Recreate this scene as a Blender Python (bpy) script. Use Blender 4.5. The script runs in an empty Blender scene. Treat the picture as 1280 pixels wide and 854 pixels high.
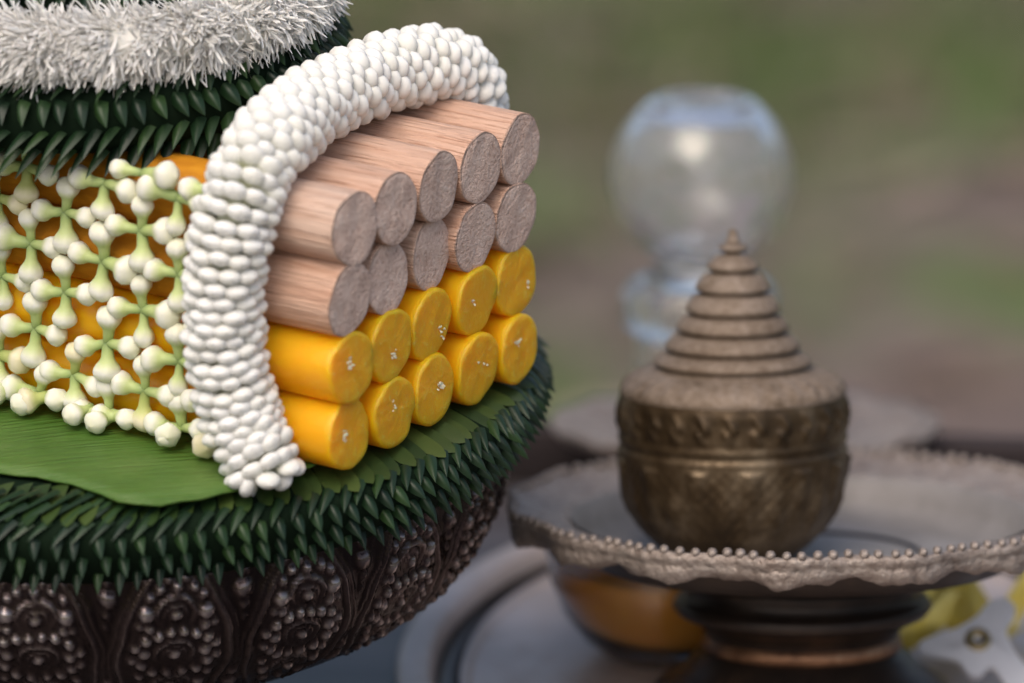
import bpy, math, random
import numpy as np
from mathutils import Matrix, Vector

random.seed(7); rng = np.random.default_rng(7)
PI = math.pi; R = math.radians; MM = 0.001
scn = bpy.context.scene
COL = scn.collection

# ------------------------------------------------------------------ camera, sky, sun, exposure
PITCH = R(15.0)
cam_d = bpy.data.cameras.new('camera'); cam = bpy.data.objects.new('camera', cam_d); COL.objects.link(cam)
cam.location = (0.090, -1.15872, 0.31203)
cam.rotation_euler = (PI / 2 - PITCH, 0, 0)
cam_d.sensor_width = 36.0; cam_d.lens = 202.5
cam_d.clip_start = 0.05; cam_d.clip_end = 200.0
cam_d.dof.use_dof = True; cam_d.dof.focus_distance = 1.150; cam_d.dof.aperture_fstop = 8.8
scn.camera = cam

SUN_EL, SUN_AZ = R(54), R(200)          # azimuth from north (+Y), clockwise: light comes from the front left
w = bpy.data.worlds.new('World'); scn.world = w; w.use_nodes = True
nt = w.node_tree; nt.nodes.clear()
sky = nt.nodes.new('ShaderNodeTexSky'); sky.sky_type = 'NISHITA'; sky.sun_disc = False
sky.sun_elevation = SUN_EL; sky.sun_rotation = SUN_AZ
sky.air_density = 1.1; sky.dust_density = 6.0; sky.ozone_density = 0.5
bg = nt.nodes.new('ShaderNodeBackground'); bg.inputs[1].default_value = 0.15
ow = nt.nodes.new('ShaderNodeOutputWorld')
nt.links.new(sky.outputs[0], bg.inputs[0]); nt.links.new(bg.outputs[0], ow.inputs[0])
sd = bpy.data.lights.new('sun', 'SUN'); sun = bpy.data.objects.new('sun', sd); COL.objects.link(sun)
sd.energy = 0.6; sd.angle = R(45); sd.color = (1.0, 0.99, 0.97)
sdir = Vector((math.sin(SUN_AZ) * math.cos(SUN_EL), math.cos(SUN_AZ) * math.cos(SUN_EL), math.sin(SUN_EL)))
sun.rotation_euler = sdir.to_track_quat('Z', 'Y').to_euler()
scn.view_settings.view_transform = 'Standard'; scn.view_settings.look = 'None'
scn.view_settings.exposure = 0.16; scn.view_settings.gamma = 1.0
scn.view_settings.use_curve_mapping = False

# ------------------------------------------------------------------ helpers (all lengths in millimetres)
def mesh_data(name, V, Fc, mat=None, attrs=None, smooth=True):
    me = bpy.data.meshes.new(name)
    V = np.asarray(V, float) * MM
    me.from_pydata(V.tolist(), [], [tuple(f) for f in Fc])
    if smooth: me.polygons.foreach_set('use_smooth', [True] * len(me.polygons))
    for k, a in (attrs or {}).items():
        at = me.attributes.new(k, 'FLOAT', 'POINT'); at.data.foreach_set('value', np.asarray(a, np.float32))
    if mat: me.materials.append(mat)
    me.update()
    return me

def link(name, data, parent=None, M=None):
    o = bpy.data.objects.new(name, data); COL.objects.link(o)
    if parent is not None: o.parent = parent
    if M is not None: o.matrix_local = M
    return o

def mesh(name, V, Fc, mat, parent=None, attrs=None, smooth=True, M=None):
    return link(name, mesh_data(name, V, Fc, mat, attrs, smooth), parent, M)

def tag(o, label=None, cat=None, group=None, kind=None):
    if label: o['label'] = label
    if cat: o['category'] = cat
    if group: o['group'] = group
    if kind: o['kind'] = kind
    return o

def TL(x, y, z): return Matrix.Translation((x * MM, y * MM, z * MM))

def frame(o, ex, ey, ez):
    """matrix with given axes (numpy, need not be unit) and origin o in mm"""
    return Matrix(((ex[0], ey[0], ez[0], o[0] * MM), (ex[1], ey[1], ez[1], o[1] * MM),
                   (ex[2], ey[2], ez[2], o[2] * MM), (0, 0, 0, 1)))

def nrm(v):
    v = np.asarray(v, float); return v / (np.linalg.norm(v) + 1e-12)

def grid_faces(nu, nv, cu=False, cv=False):
    f = []
    for i in range(nu if cu else nu - 1):
        for j in range(nv if cv else nv - 1):
            i2 = (i + 1) % nu; j2 = (j + 1) % nv
            f.append((i * nv + j, i2 * nv + j, i2 * nv + j2, i * nv + j2))
    return f

def lathe(prof, n=64, disp=None):
    """prof: list of (r, z). closed round z; a r=0 end is a pole. returns V,F"""
    prof = np.asarray(prof, float)
    th = np.linspace(0, 2 * PI, n, endpoint=False)
    rr = np.repeat(prof[None, :, 0], n, 0); zz = np.repeat(prof[None, :, 1], n, 0)
    V = np.stack([rr * np.cos(th)[:, None], rr * np.sin(th)[:, None], zz], -1).reshape(-1, 3)
    return V, grid_faces(n, len(prof), cu=True)

def box(x0, x1, y0, y1, z0, z1):
    V = [(x, y, z) for x in (x0, x1) for y in (y0, y1) for z in (z0, z1)]
    F = [(0, 1, 3, 2), (4, 6, 7, 5), (0, 4, 5, 1), (2, 3, 7, 6), (0, 2, 6, 4), (1, 5, 7, 3)]
    return np.array(V, float), F

def joined(items):
    """items: list of (V, F, M(4x4 in mm numpy) , attrs)"""
    VV = []; FF = []; A = {}; n = 0
    for V, F, M, at in items:
        V = np.asarray(V, float)
        if M is not None: V = V @ M[:3, :3].T + M[:3, 3]
        VV.append(V); FF.extend([tuple(i + n for i in f) for f in F]); n += len(V)
        for k, a in at.items(): A.setdefault(k, []).append(np.asarray(a, float))
    return np.concatenate(VV), FF, {k: np.concatenate(v) for k, v in A.items()}

def np4(M):           # Matrix (metres) -> numpy in mm
    a = np.array(M, float); a[:3, 3] /= MM; return a

def smoothpath(P, n):
    """Catmull-Rom through P, n samples evenly spaced by arc length"""
    P = np.asarray(P, float); Q = np.vstack([2 * P[0] - P[1], P, 2 * P[-1] - P[-2]])
    out = []
    for i in range(1, len(Q) - 2):
        for t in np.linspace(0, 1, 40, endpoint=False):
            p0, p1, p2, p3 = Q[i - 1:i + 3]
            out.append(.5 * ((2 * p1) + (-p0 + p2) * t + (2 * p0 - 5 * p1 + 4 * p2 - p3) * t * t + (-p0 + 3 * p1 - 3 * p2 + p3) * t ** 3))
    out.append(P[-1]); out = np.array(out)
    L = np.r_[0, np.cumsum(np.linalg.norm(np.diff(out, axis=0), axis=1))]
    s = np.linspace(0, L[-1], n)
    return np.stack([np.interp(s, L, out[:, k]) for k in range(3)], 1), L[-1]

def resample(prof, n):
    prof = np.asarray(prof, float)
    L = np.r_[0, np.cumsum(np.linalg.norm(np.diff(prof, axis=0), axis=1))]
    s = np.linspace(0, L[-1], n)
    return np.stack([np.interp(s, L, prof[:, k]) for k in range(prof.shape[1])], 1)

# ------------------------------------------------------------------ materials
class Mat:
    def __init__(s, name):
        s.m = bpy.data.materials.new(name); s.m.use_nodes = True; s.t = s.m.node_tree
        s.b = s.t.nodes['Principled BSDF']; s.out = s.t.nodes['Material Output']
    def n(s, typ, **kw):
        x = s.t.nodes.new(typ)
        for k, v in kw.items(): setattr(x, k, v)
        return x
    def l(s, a, b): s.t.links.new(a, b)
    def set(s, **kw):
        names = dict(col='Base Color', rough='Roughness', metal='Metallic', sss='Subsurface Weight', sssr='Subsurface Radius',
                     ssss='Subsurface Scale', trans='Transmission Weight', ior='IOR', spec='Specular IOR Level', coat='Coat Weight',
                     coatr='Coat Roughness', sheen='Sheen Weight')
        for k, v in kw.items():
            if k == 'col' and len(v) == 3: v = (*v, 1)
            s.b.inputs[names[k]].default_value = v
        return s
    def coord(s, scale=(1, 1, 1), kind='Object', rot=(0, 0, 0)):
        c = s.n('ShaderNodeTexCoord'); m = s.n('ShaderNodeMapping')
        m.inputs['Scale'].default_value = scale; m.inputs['Rotation'].default_value = rot
        s.l(c.outputs[kind], m.inputs['Vector']); return m.outputs[0]
    def noise(s, vec, scale, detail=4, rough=.55, dist=0):
        x = s.n('ShaderNodeTexNoise'); x.inputs['Scale'].default_value = scale; x.inputs['Detail'].default_value = detail
        x.inputs['Roughness'].default_value = rough; x.inputs['Distortion'].default_value = dist
        s.l(vec, x.inputs['Vector']); return x.outputs['Fac']
    def attr(s, name):
        x = s.n('ShaderNodeAttribute'); x.attribute_name = name; return x.outputs['Fac']
    def rand(s): return s.n('ShaderNodeObjectInfo').outputs['Random']
    def ramp(s, fac, stops):
        x = s.n('ShaderNodeValToRGB'); e = x.color_ramp.elements
        while len(e) < len(stops): e.new(.5)
        for el, (p, c) in zip(e, stops):
            el.position = p; el.color = (*c, 1) if len(c) == 3 else c
        s.l(fac, x.inputs[0]); return x.outputs[0]
    def math(s, op, a, b=0.0, clamp=False):
        x = s.n('ShaderNodeMath', operation=op, use_clamp=clamp)
        for i, v in enumerate((a, b)):
            if isinstance(v, (int, float)): x.inputs[i].default_value = v
            else: s.l(v, x.inputs[i])
        return x.outputs[0]
    def mix(s, fac, a, b, mode='MIX'):
        x = s.n('ShaderNodeMix', data_type='RGBA', blend_type=mode)
        for sock, v in ((x.inputs[0], fac), (x.inputs[6], a), (x.inputs[7], b)):
            if isinstance(v, (int, float)): sock.default_value = v
            elif isinstance(v, tuple): sock.default_value = (*v, 1) if len(v) == 3 else v
            else: s.l(v, sock)
        return x.outputs[2]
    def col(s, sock): s.l(sock, s.b.inputs['Base Color']); return s
    def rough(s, sock): s.l(sock, s.b.inputs['Roughness']); return s
    def bump(s, h, dist, strength=1.0):
        x = s.n('ShaderNodeBump'); x.inputs['Distance'].default_value = dist * MM; x.inputs['Strength'].default_value = strength
        s.l(h, x.inputs['Height']); s.l(x.outputs[0], s.b.inputs['Normal']); return s

MT = {}
def mk_materials():
    # jasmine buds
    m = Mat('jasmine'); m.set(rough=.5, sss=.35, sssr=(1, .95, .85), ssss=.002, spec=.3)
    v = m.coord(); nz = m.noise(v, 500, 3)
    c = m.ramp(m.attr('t'), [(0.0, (.50, .54, .26)), (.35, (.68, .69, .54)), (.6, (.77, .77, .735)), (1, (.80, .80, .785))])
    c = m.mix(m.math('MULTIPLY', m.rand(), .22), c, (.88, .86, .70), 'MULTIPLY')
    m.col(c); m.bump(nz, .12, .6); MT['jasmine'] = m.m
    # net flower buds: green stem into white bulb
    m = Mat('net_bud'); m.set(rough=.5, sss=.3, sssr=(1, .95, .6), ssss=.0015, spec=.35)
    v = m.coord(); nz = m.noise(v, 350, 3)
    f = m.math('ADD', m.attr('t'), m.math('MULTIPLY', m.math('SUBTRACT', nz, .5), .22))
    c = m.ramp(f, [(0.0, (.24, .33, .12)), (.22, (.42, .52, .20)), (.44, (.54, .62, .28)), (.60, (.71, .73, .53)), (.72, (.80, .795, .72)), (1, (.74, .74, .56))])
    yel = m.math('GREATER_THAN', m.rand(), .94)
    c = m.mix(m.math('MULTIPLY', yel, .45), c, (.88, .74, .38), 'MULTIPLY')
    m.col(c); m.bump(nz, .2, .7); MT['net_bud'] = m.m
    # chrysanthemum-like fluffy petals
    m = Mat('petal'); m.set(rough=.7, sss=.5, sssr=(1, .9, .8), ssss=.001, spec=.2)
    c = m.ramp(m.attr('t'), [(0.0, (.80, .795, .75)), (.3, (.88, .875, .85)), (1, (.92, .915, .905))])
    c = m.mix(m.attr('rnd'), c, m.mix(.5, c, (.62, .58, .52), 'MULTIPLY')); m.col(c); MT['petal'] = m.m
    # dark folded leaves
    m = Mat('folded_leaf'); m.set(rough=.42, spec=.35)
    v = m.coord(); nz = m.noise(v, 260, 4)
    a = m.math('ADD', m.attr('rnd'), m.math('MULTIPLY', m.math('SUBTRACT', nz, .5), .5))
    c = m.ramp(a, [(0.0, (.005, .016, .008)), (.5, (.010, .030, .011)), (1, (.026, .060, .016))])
    c = m.mix(m.math('MULTIPLY', m.attr('t'), .2), c, (.03, .06, .035)); m.col(c)
    m.bump(nz, .1, .5); MT['folded_leaf'] = m.m
    m = Mat('shaded_leaf_backing'); m.set(rough=.85, spec=.1, col=(.005, .013, .006)); MT['shaded_leaf_backing'] = m.m  # same leaf, matte; shade between the leaf rows put into its dark colour
    m = Mat('pleated_leaf'); m.set(rough=.45, spec=.4)
    v = m.coord(); nz = m.noise(v, 260, 4)
    a = m.math('ADD', m.attr('rnd'), m.math('MULTIPLY', m.math('SUBTRACT', nz, .5), .6))
    c = m.ramp(a, [(0.0, (.014, .036, .010)), (.5, (.032, .060, .013)), (1, (.058, .090, .020))])
    m.col(c); m.bump(nz, .1, .5); MT['pleated_leaf'] = m.m
    # fresh leaf sheet with parallel veins
    m = Mat('leaf_sheet'); m.set(rough=.42, spec=.4, sss=.05, ssss=.001)
    v = m.coord((1, 1, 1)); vs = m.coord((60, 900, 60)); vein = m.noise(vs, 1.0, 3); blot = m.noise(v, 45, 5, .6)
    fine = m.noise(v, 700, 4, .7)
    c = m.ramp(blot, [(.25, (.040, .105, .014)), (.5, (.075, .155, .024)), (.7, (.12, .20, .045))])
    c = m.mix(m.math('MULTIPLY', vein, .5), c, (.05, .12, .015))
    c = m.mix(m.math('MULTIPLY', m.math('GREATER_THAN', fine, .70), .45), c, (.03, .05, .015)); m.col(c)
    m.rough(m.ramp(blot, [(.3, (.34,) * 3), (.7, (.55,) * 3)])); m.bump(m.math('ADD', vein, m.math('MULTIPLY', blot, .8)), 1.3, .8); MT['leaf_sheet'] = m.m
    # candle wax
    m = Mat('wax'); m.set(rough=.38, sss=.9, sssr=(1.0, .55, .08), ssss=.008, spec=.5)
    v = m.coord(); blot = m.noise(v, 130, 4); fine = m.noise(v, 600, 5, .7)
    body = m.ramp(blot, [(.2, (.87, .40, .004)), (.6, (.90, .445, .006)), (.9, (.92, .49, .012))])
    e = m.attr('end')
    endc = m.ramp(fine, [(.3, (.86, .39, .007)), (.56, (.88, .44, .010)), (.66, (.90, .56, .07)), (.76, (.92, .72, .30))])
    m.col(m.mix(e, body, endc)); m.bump(m.math('ADD', m.math('MULTIPLY', m.math('MULTIPLY', fine, e), 1.0), m.math('MULTIPLY', blot, .4)), .8, .8)
    MT['wax'] = m.m
    # wood of incense handles
    m = Mat('handle_wood'); m.set(rough=.62, spec=.25)
    c0 = m.n('ShaderNodeTexCoord'); ri = m.rand()
    off = m.n('ShaderNodeCombineXYZ'); m.l(m.math('MULTIPLY', ri, 5.0), off.inputs[0]); m.l(m.math('MULTIPLY', ri, 3.0), off.inputs[1])
    add = m.n('ShaderNodeVectorMath', operation='ADD'); m.l(c0.outputs['Object'], add.inputs[0]); m.l(off.outputs[0], add.inputs[1])
    mp = m.n('ShaderNodeMapping'); mp.inputs['Scale'].default_value = (25, 420, 420); m.l(add.outputs[0], mp.inputs[0])
    g = m.noise(mp.outputs[0], 1.0, 5, .6, .3)
    mp2 = m.n('ShaderNodeMapping'); mp2.inputs['Scale'].default_value = (60, 1900, 1900); m.l(add.outputs[0], mp2.inputs[0])
    g2 = m.noise(mp2.outputs[0], 1.0, 3, .6)
    body = m.ramp(g, [(.22, (.46, .275, .195)), (.40, (.61, .41, .315)), (.6, (.70, .51, .41)), (.8, (.76, .585, .49))])
    body = m.mix(m.math('MULTIPLY', m.math('GREATER_THAN', m.math('SUBTRACT', .40, g2), 0.0), .5), body, (.32, .17, .11))
    pin = m.mix(ri, (1, .90, .84), (1, 1, 1)); body = m.mix(1.0, body, pin, 'MULTIPLY')
    sp = m.noise(c0.outputs['Object'], 1100, 3, .7); sp2 = m.noise(c0.outputs['Object'], 180, 4, .6)
    endc = m.ramp(m.math('ADD', m.math('MULTIPLY', sp, .6), m.math('MULTIPLY', sp2, .4)), [(.33, (.36, .235, .185)), (.45, (.62, .45, .38)), (.58, (.71, .55, .475)), (.72, (.79, .66, .60))])
    e = m.attr('end'); m.col(m.mix(e, body, endc))
    h = m.math('ADD', m.math('MULTIPLY', m.math('ADD', g, g2), m.math('SUBTRACT', 1.0, e)), m.math('MULTIPLY', sp, m.math('MULTIPLY', e, .7)))
    m.bump(h, 1.1, .9); MT['handle_wood'] = m.m
    # coating of incense body
    m = Mat('incense_coating'); m.set(rough=.7, spec=.25)
    v = m.coord((1, 3, 3)); nz = m.noise(v, 120, 5, .65)
    m.col(m.ramp(nz, [(.3, (.44, .165, .008)), (.6, (.56, .235, .012)), (.8, (.64, .30, .02))])); m.bump(nz, .5, .6); MT['coating'] = m.m
    m = Mat('cotton'); m.set(rough=.8, col=(.88, .80, .58), sss=.2, ssss=.001); MT['cotton'] = m.m
    # embossed dark bowl: recesses tarnished, bead tops lightened to paint in highlights
    m = Mat('dark_embossed_metal'); m.set(metal=.9, spec=.6)
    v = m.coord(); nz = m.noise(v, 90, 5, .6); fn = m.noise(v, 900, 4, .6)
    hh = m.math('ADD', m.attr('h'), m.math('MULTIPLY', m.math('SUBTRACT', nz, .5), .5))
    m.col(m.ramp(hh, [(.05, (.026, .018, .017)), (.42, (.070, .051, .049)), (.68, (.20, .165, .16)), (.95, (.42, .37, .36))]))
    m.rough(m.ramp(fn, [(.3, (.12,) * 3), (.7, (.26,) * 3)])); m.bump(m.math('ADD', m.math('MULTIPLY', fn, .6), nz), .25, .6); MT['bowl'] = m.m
    # bronze urn
    m = Mat('aged_bronze'); m.set(metal=.55, spec=.4)
    v = m.coord(); nz = m.noise(v, 70, 5, .65); fn = m.noise(v, 500, 4, .6)
    m.col(m.ramp(nz, [(.32, (.030, .019, .010)), (.5, (.075, .049, .025)), (.70, (.21, .16, .105))])); m.rough(m.ramp(fn, [(.3, (.36,) * 3), (.7, (.58,) * 3)]))
    m.bump(m.math('ADD', fn, nz), .3, .6); MT['bronze'] = m.m
    m = Mat('dusty_bronze'); m.set(metal=.15, spec=.3, rough=.65)
    v = m.coord(); nz = m.noise(v, 90, 5, .65); fn = m.noise(v, 600, 4, .6)
    m.col(m.ramp(m.math('ADD', m.math('MULTIPLY', nz, .5), m.math('MULTIPLY', fn, .5)), [(.3, (.085, .057, .034)), (.48, (.195, .147, .108)), (.62, (.27, .215, .172)), (.75, (.38, .325, .28))]))
    m.bump(m.math('ADD', fn, nz), .4, .7); MT['dusty_bronze'] = m.m
    # tarnished silver
    m = Mat('tarnished_silver'); m.set(metal=.3, spec=.4)
    v = m.coord(); nz = m.noise(v, 60, 5, .65); fn = m.noise(v, 420, 4, .65)
    m.col(m.ramp(m.math('ADD', m.math('MULTIPLY', nz, .5), m.math('MULTIPLY', fn, .5)), [(.3, (.15, .11, .09)), (.5, (.30, .25, .22)), (.7, (.44, .385, .35))]))
    m.rough(m.ramp(nz, [(.3, (.38,) * 3), (.7, (.58,) * 3)])); m.bump(m.math('ADD', fn, m.math('MULTIPLY', m.noise(v, 260, 2), 1.5)), 1.0, .8); MT['silver'] = m.m
    m = Mat('dull_dish'); m.set(metal=.3, spec=.4, rough=.58)
    v = m.coord(); nz = m.noise(v, 60, 5, .65)
    m.col(m.ramp(nz, [(.3, (.20, .185, .175)), (.6, (.28, .26, .25)), (.8, (.36, .335, .32))])); MT['dish'] = m.m
    m = Mat('dark_stem'); m.set(metal=.6, spec=.5, rough=.38)
    v = m.coord(); nz = m.noise(v, 80, 5, .65)
    m.col(m.ramp(nz, [(.35, (.022, .016, .014)), (.6, (.04, .028, .022)), (.8, (.11, .06, .035))])); MT['stem'] = m.m
    m = Mat('copper_band'); m.set(metal=.8, rough=.4)
    v = m.coord(); nz = m.noise(v, 120, 5, .65)
    m.col(m.ramp(nz, [(.35, (.10, .05, .03)), (.6, (.30, .16, .09)), (.8, (.42, .26, .16))])); MT['copper'] = m.m
    m = Mat('pewter_tray'); m.set(metal=.3, spec=.5)
    v = m.coord(); nz = m.noise(v, 35, 5, .6); fn = m.noise(v, 300, 4, .6)
    m.col(m.ramp(nz, [(.3, (.40, .335, .305)), (.6, (.53, .45, .42)), (.8, (.61, .53, .50))])); m.rough(m.ramp(fn, [(.3, (.34,) * 3), (.7, (.52,) * 3)])); MT['pewter'] = m.m
    # glass, drink
    m = Mat('clear_glass'); m.set(col=(.97, .98, .99), rough=.10, trans=1.0, ior=1.45); MT['glass'] = m.m
    m = Mat('pressed_glass'); m.set(col=(.96, .97, .99), rough=.06, trans=.93, ior=1.46)
    v = m.coord(); m.bump(m.noise(v, 110, 2), 1.2, .6); MT['pressed_glass'] = m.m
    m = Mat('orange_drink'); m.set(col=(.72, .26, .03), rough=.2, trans=.35, ior=1.34, spec=.4)
    v = m.coord(); m.col(m.ramp(m.noise(v, 60, 3), [(.3, (.95, .40, .06)), (.7, (1.0, .52, .12))])); MT['drink'] = m.m
    m = Mat('pale_powder'); m.set(rough=.8)
    v = m.coord(); m.col(m.ramp(m.noise(v, 150, 4), [(.3, (.50, .40, .27)), (.7, (.64, .54, .40))])); MT['powder'] = m.m
    m = Mat('gold_foil'); m.set(metal=.2, rough=.25)
    v = m.coord(); nz = m.noise(v, 220, 4); m.col(m.ramp(nz, [(.3, (.95, .72, .08)), (.7, (1.0, .86, .28))])); m.bump(nz, .5, .7); MT['gold'] = m.m
    m = Mat('white_plastic'); m.set(rough=.45)
    v = m.coord(); m.col(m.ramp(m.noise(v, 120, 4), [(.3, (.76, .76, .80)), (.7, (.86, .86, .90))])); MT['plastic'] = m.m
    m = Mat('brass_rivet'); m.set(metal=.9, rough=.4, col=(.42, .33, .17)); MT['brass'] = m.m
    # table, ground, grass
    m = Mat('weathered_board'); m.set(rough=.42, spec=.45)
    v = m.coord((6, 90, 90)); g = m.noise(v, 1, 6, .6, .4); v2 = m.coord(); b = m.noise(v2, 25, 4)
    c = m.ramp(g, [(.25, (.045, .038, .037)), (.5, (.085, .073, .073)), (.8, (.13, .115, .115))])
    m.col(m.mix(m.math('MULTIPLY', b, .5), c, (.05, .04, .04))); m.bump(g, .6, .7); MT['board'] = m.m
    m = Mat('dark_rail'); m.set(rough=.7, spec=.15)
    v = m.coord((6, 90, 90)); g = m.noise(v, 1, 6, .6, .4); m.col(m.ramp(g, [(.3, (.022, .017, .018)), (.7, (.05, .04, .042))])); MT['rail'] = m.m
    m = Mat('leaf_litter_ground'); m.set(rough=.9, spec=.15)
    v = m.coord(); a = m.noise(v, 2.2, 4, .6); b = m.noise(v, 1.3, 2, .5); c_ = m.noise(v, 28, 5, .65)
    soil = m.ramp(c_, [(.3, (.10, .076, .068)), (.55, (.175, .135, .122)), (.75, (.27, .22, .20))])
    gr = m.ramp(c_, [(.3, (.058, .102, .024)), (.7, (.125, .185, .055))])
    m.col(m.mix(m.ramp(a, [(.45, (0, 0, 0)), (.57, (.9,) * 3)]), soil, gr)); m.bump(c_, 12, .7); MT['ground'] = m.m
    m = Mat('grass_blade'); m.set(rough=.6)
    m.col(m.ramp(m.attr('rnd'), [(0, (.045, .075, .018)), (.6, (.075, .115, .030)), (1, (.14, .13, .06))])); MT['grass'] = m.m
    m = Mat('dry_leaf'); m.set(rough=.7)
    m.col(m.ramp(m.attr('rnd'), [(0, (.10, .06, .04)), (.6, (.20, .145, .105)), (1, (.42, .33, .25))])); MT['dry_leaf'] = m.m
mk_materials()

# ------------------------------------------------------------------ ground and table
GZ = -500.0; TZ = -88.0
V, F = box(-60000, 60000, -60000, 60000, -40, 0)
tag(mesh('ground', V, F, MT['ground'], M=TL(0, 0, GZ), smooth=False), kind='structure')

def grass():
    items = []; patches = [(-150, 2700, 500), (900, 2650, 520), (-60, 1900, 260), (120, 2450, 300), (700, 2900, 500), (560, 2000, 120), (1500, 2300, 400), (-900, 2200, 500)]
    bladeF = [(0, 1, 3, 2), (2, 3, 4)]
    for cx, cy, rad in patches:
        n = int(rad * rad / 210)
        for _ in range(n):
            q = rng.normal(0, .5, 2) * rad; h = rng.uniform(14, 45); a = rng.uniform(0, 2 * PI); wd = rng.uniform(1.6, 3.2)
            ln = rng.normal(0, .5, 2) * h
            x, y = cx + q[0], cy + q[1]; dx, dy = math.cos(a) * wd, math.sin(a) * wd
            Vb = [(x - dx, y - dy, -2), (x + dx, y + dy, -2), (x - dx * .7 + ln[0] * .4, y - dy * .7 + ln[1] * .4, h * .6), (x + dx * .7 + ln[0] * .4, y + dy * .7 + ln[1] * .4, h * .6), (x + ln[0], y + ln[1], h)]
            items.append((Vb, bladeF, None, {'rnd': np.full(5, rng.random())}))
    V, F, A = joined(items)
    tag(mesh('grass', V, F, MT['grass'], attrs=A, M=TL(0, 0, GZ)), 'short green grass tufts growing in patches on bare ground', 'grass', kind='stuff')
    items = []
    for _ in range(1100):
        x, y = rng.uniform(-1300, 1900), rng.uniform(1200, 3400); a = rng.uniform(0, 2 * PI); l = rng.uniform(20, 75); wd = l * rng.uniform(.22, .4); c = rng.uniform(2, 10)
        e = np.array([math.cos(a), math.sin(a), 0]); t = np.array([-e[1], e[0], 0]); o = np.array([x, y, 1.5])
        Vb = [o - e * l, o - t * wd + [0, 0, c], o + [0, 0, 1], o + t * wd + [0, 0, c * .6], o + e * l + [0, 0, c]]
        items.append((Vb, [(0, 1, 2), (0, 2, 3), (1, 4, 2), (2, 4, 3)], None, {'rnd': np.full(5, rng.random())}))
    V, F, A = joined(items)
    tag(mesh('leaf_litter', V, F, MT['dry_leaf'], attrs=A, M=TL(0, 0, GZ)), 'dry brown fallen leaves scattered over the ground', 'leaf litter', kind='stuff')
grass()

def table():
    t = tag(link('wooden_table', None, M=TL(90, -17, GZ) @ Matrix.Rotation(R(-7), 4, 'Z')), 'dark weathered plank table carrying the trays', 'table')
    H = TZ - GZ
    y = -330.0; k = 0
    while y < 150:
        wdt = 93.0
        V, F = box(-520, 520, y + .8, y + wdt - .8, -18, rng.uniform(-.5, 0)); 
        mesh('plank', V, F, MT['board'], t, smooth=False, M=TL(0, 0, H)); y += wdt; k += 1
    yb = y
    # thin raised lip along the far edge
    prof = [(-12, -18), (-12, 13), (-11, 14.5), (-6, 14.5), (-5, 13), (-5, -18)]
    V = np.array([(x, yb + a, b) for x in (-520, 520) for a, b in prof]); n = len(prof)
    F = [(i, (i + 1) % n, n + (i + 1) % n, n + i) for i in range(n)] + [tuple(range(n))[::-1], tuple(range(n, 2 * n))]
    mesh('edge_lip', V, F, MT['rail'], t, smooth=False, M=TL(0, 0, H))
    for sx in (-490, 490):
        for sy in (-310, yb - 30):
            V, F = box(sx - 20, sx + 20, sy - 20, sy + 20, 0, H - 17); mesh('leg', V, F, MT['board'], t, smooth=False)
table()

# ------------------------------------------------------------------ the offering: everything leans slightly toward the viewer on one tilted axis
TILT = Matrix.Rotation(R(4.7), 4, 'X')
camp = np.array(TILT.inverted() @ cam.location) / MM        # camera seen from the offering's own axes

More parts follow.
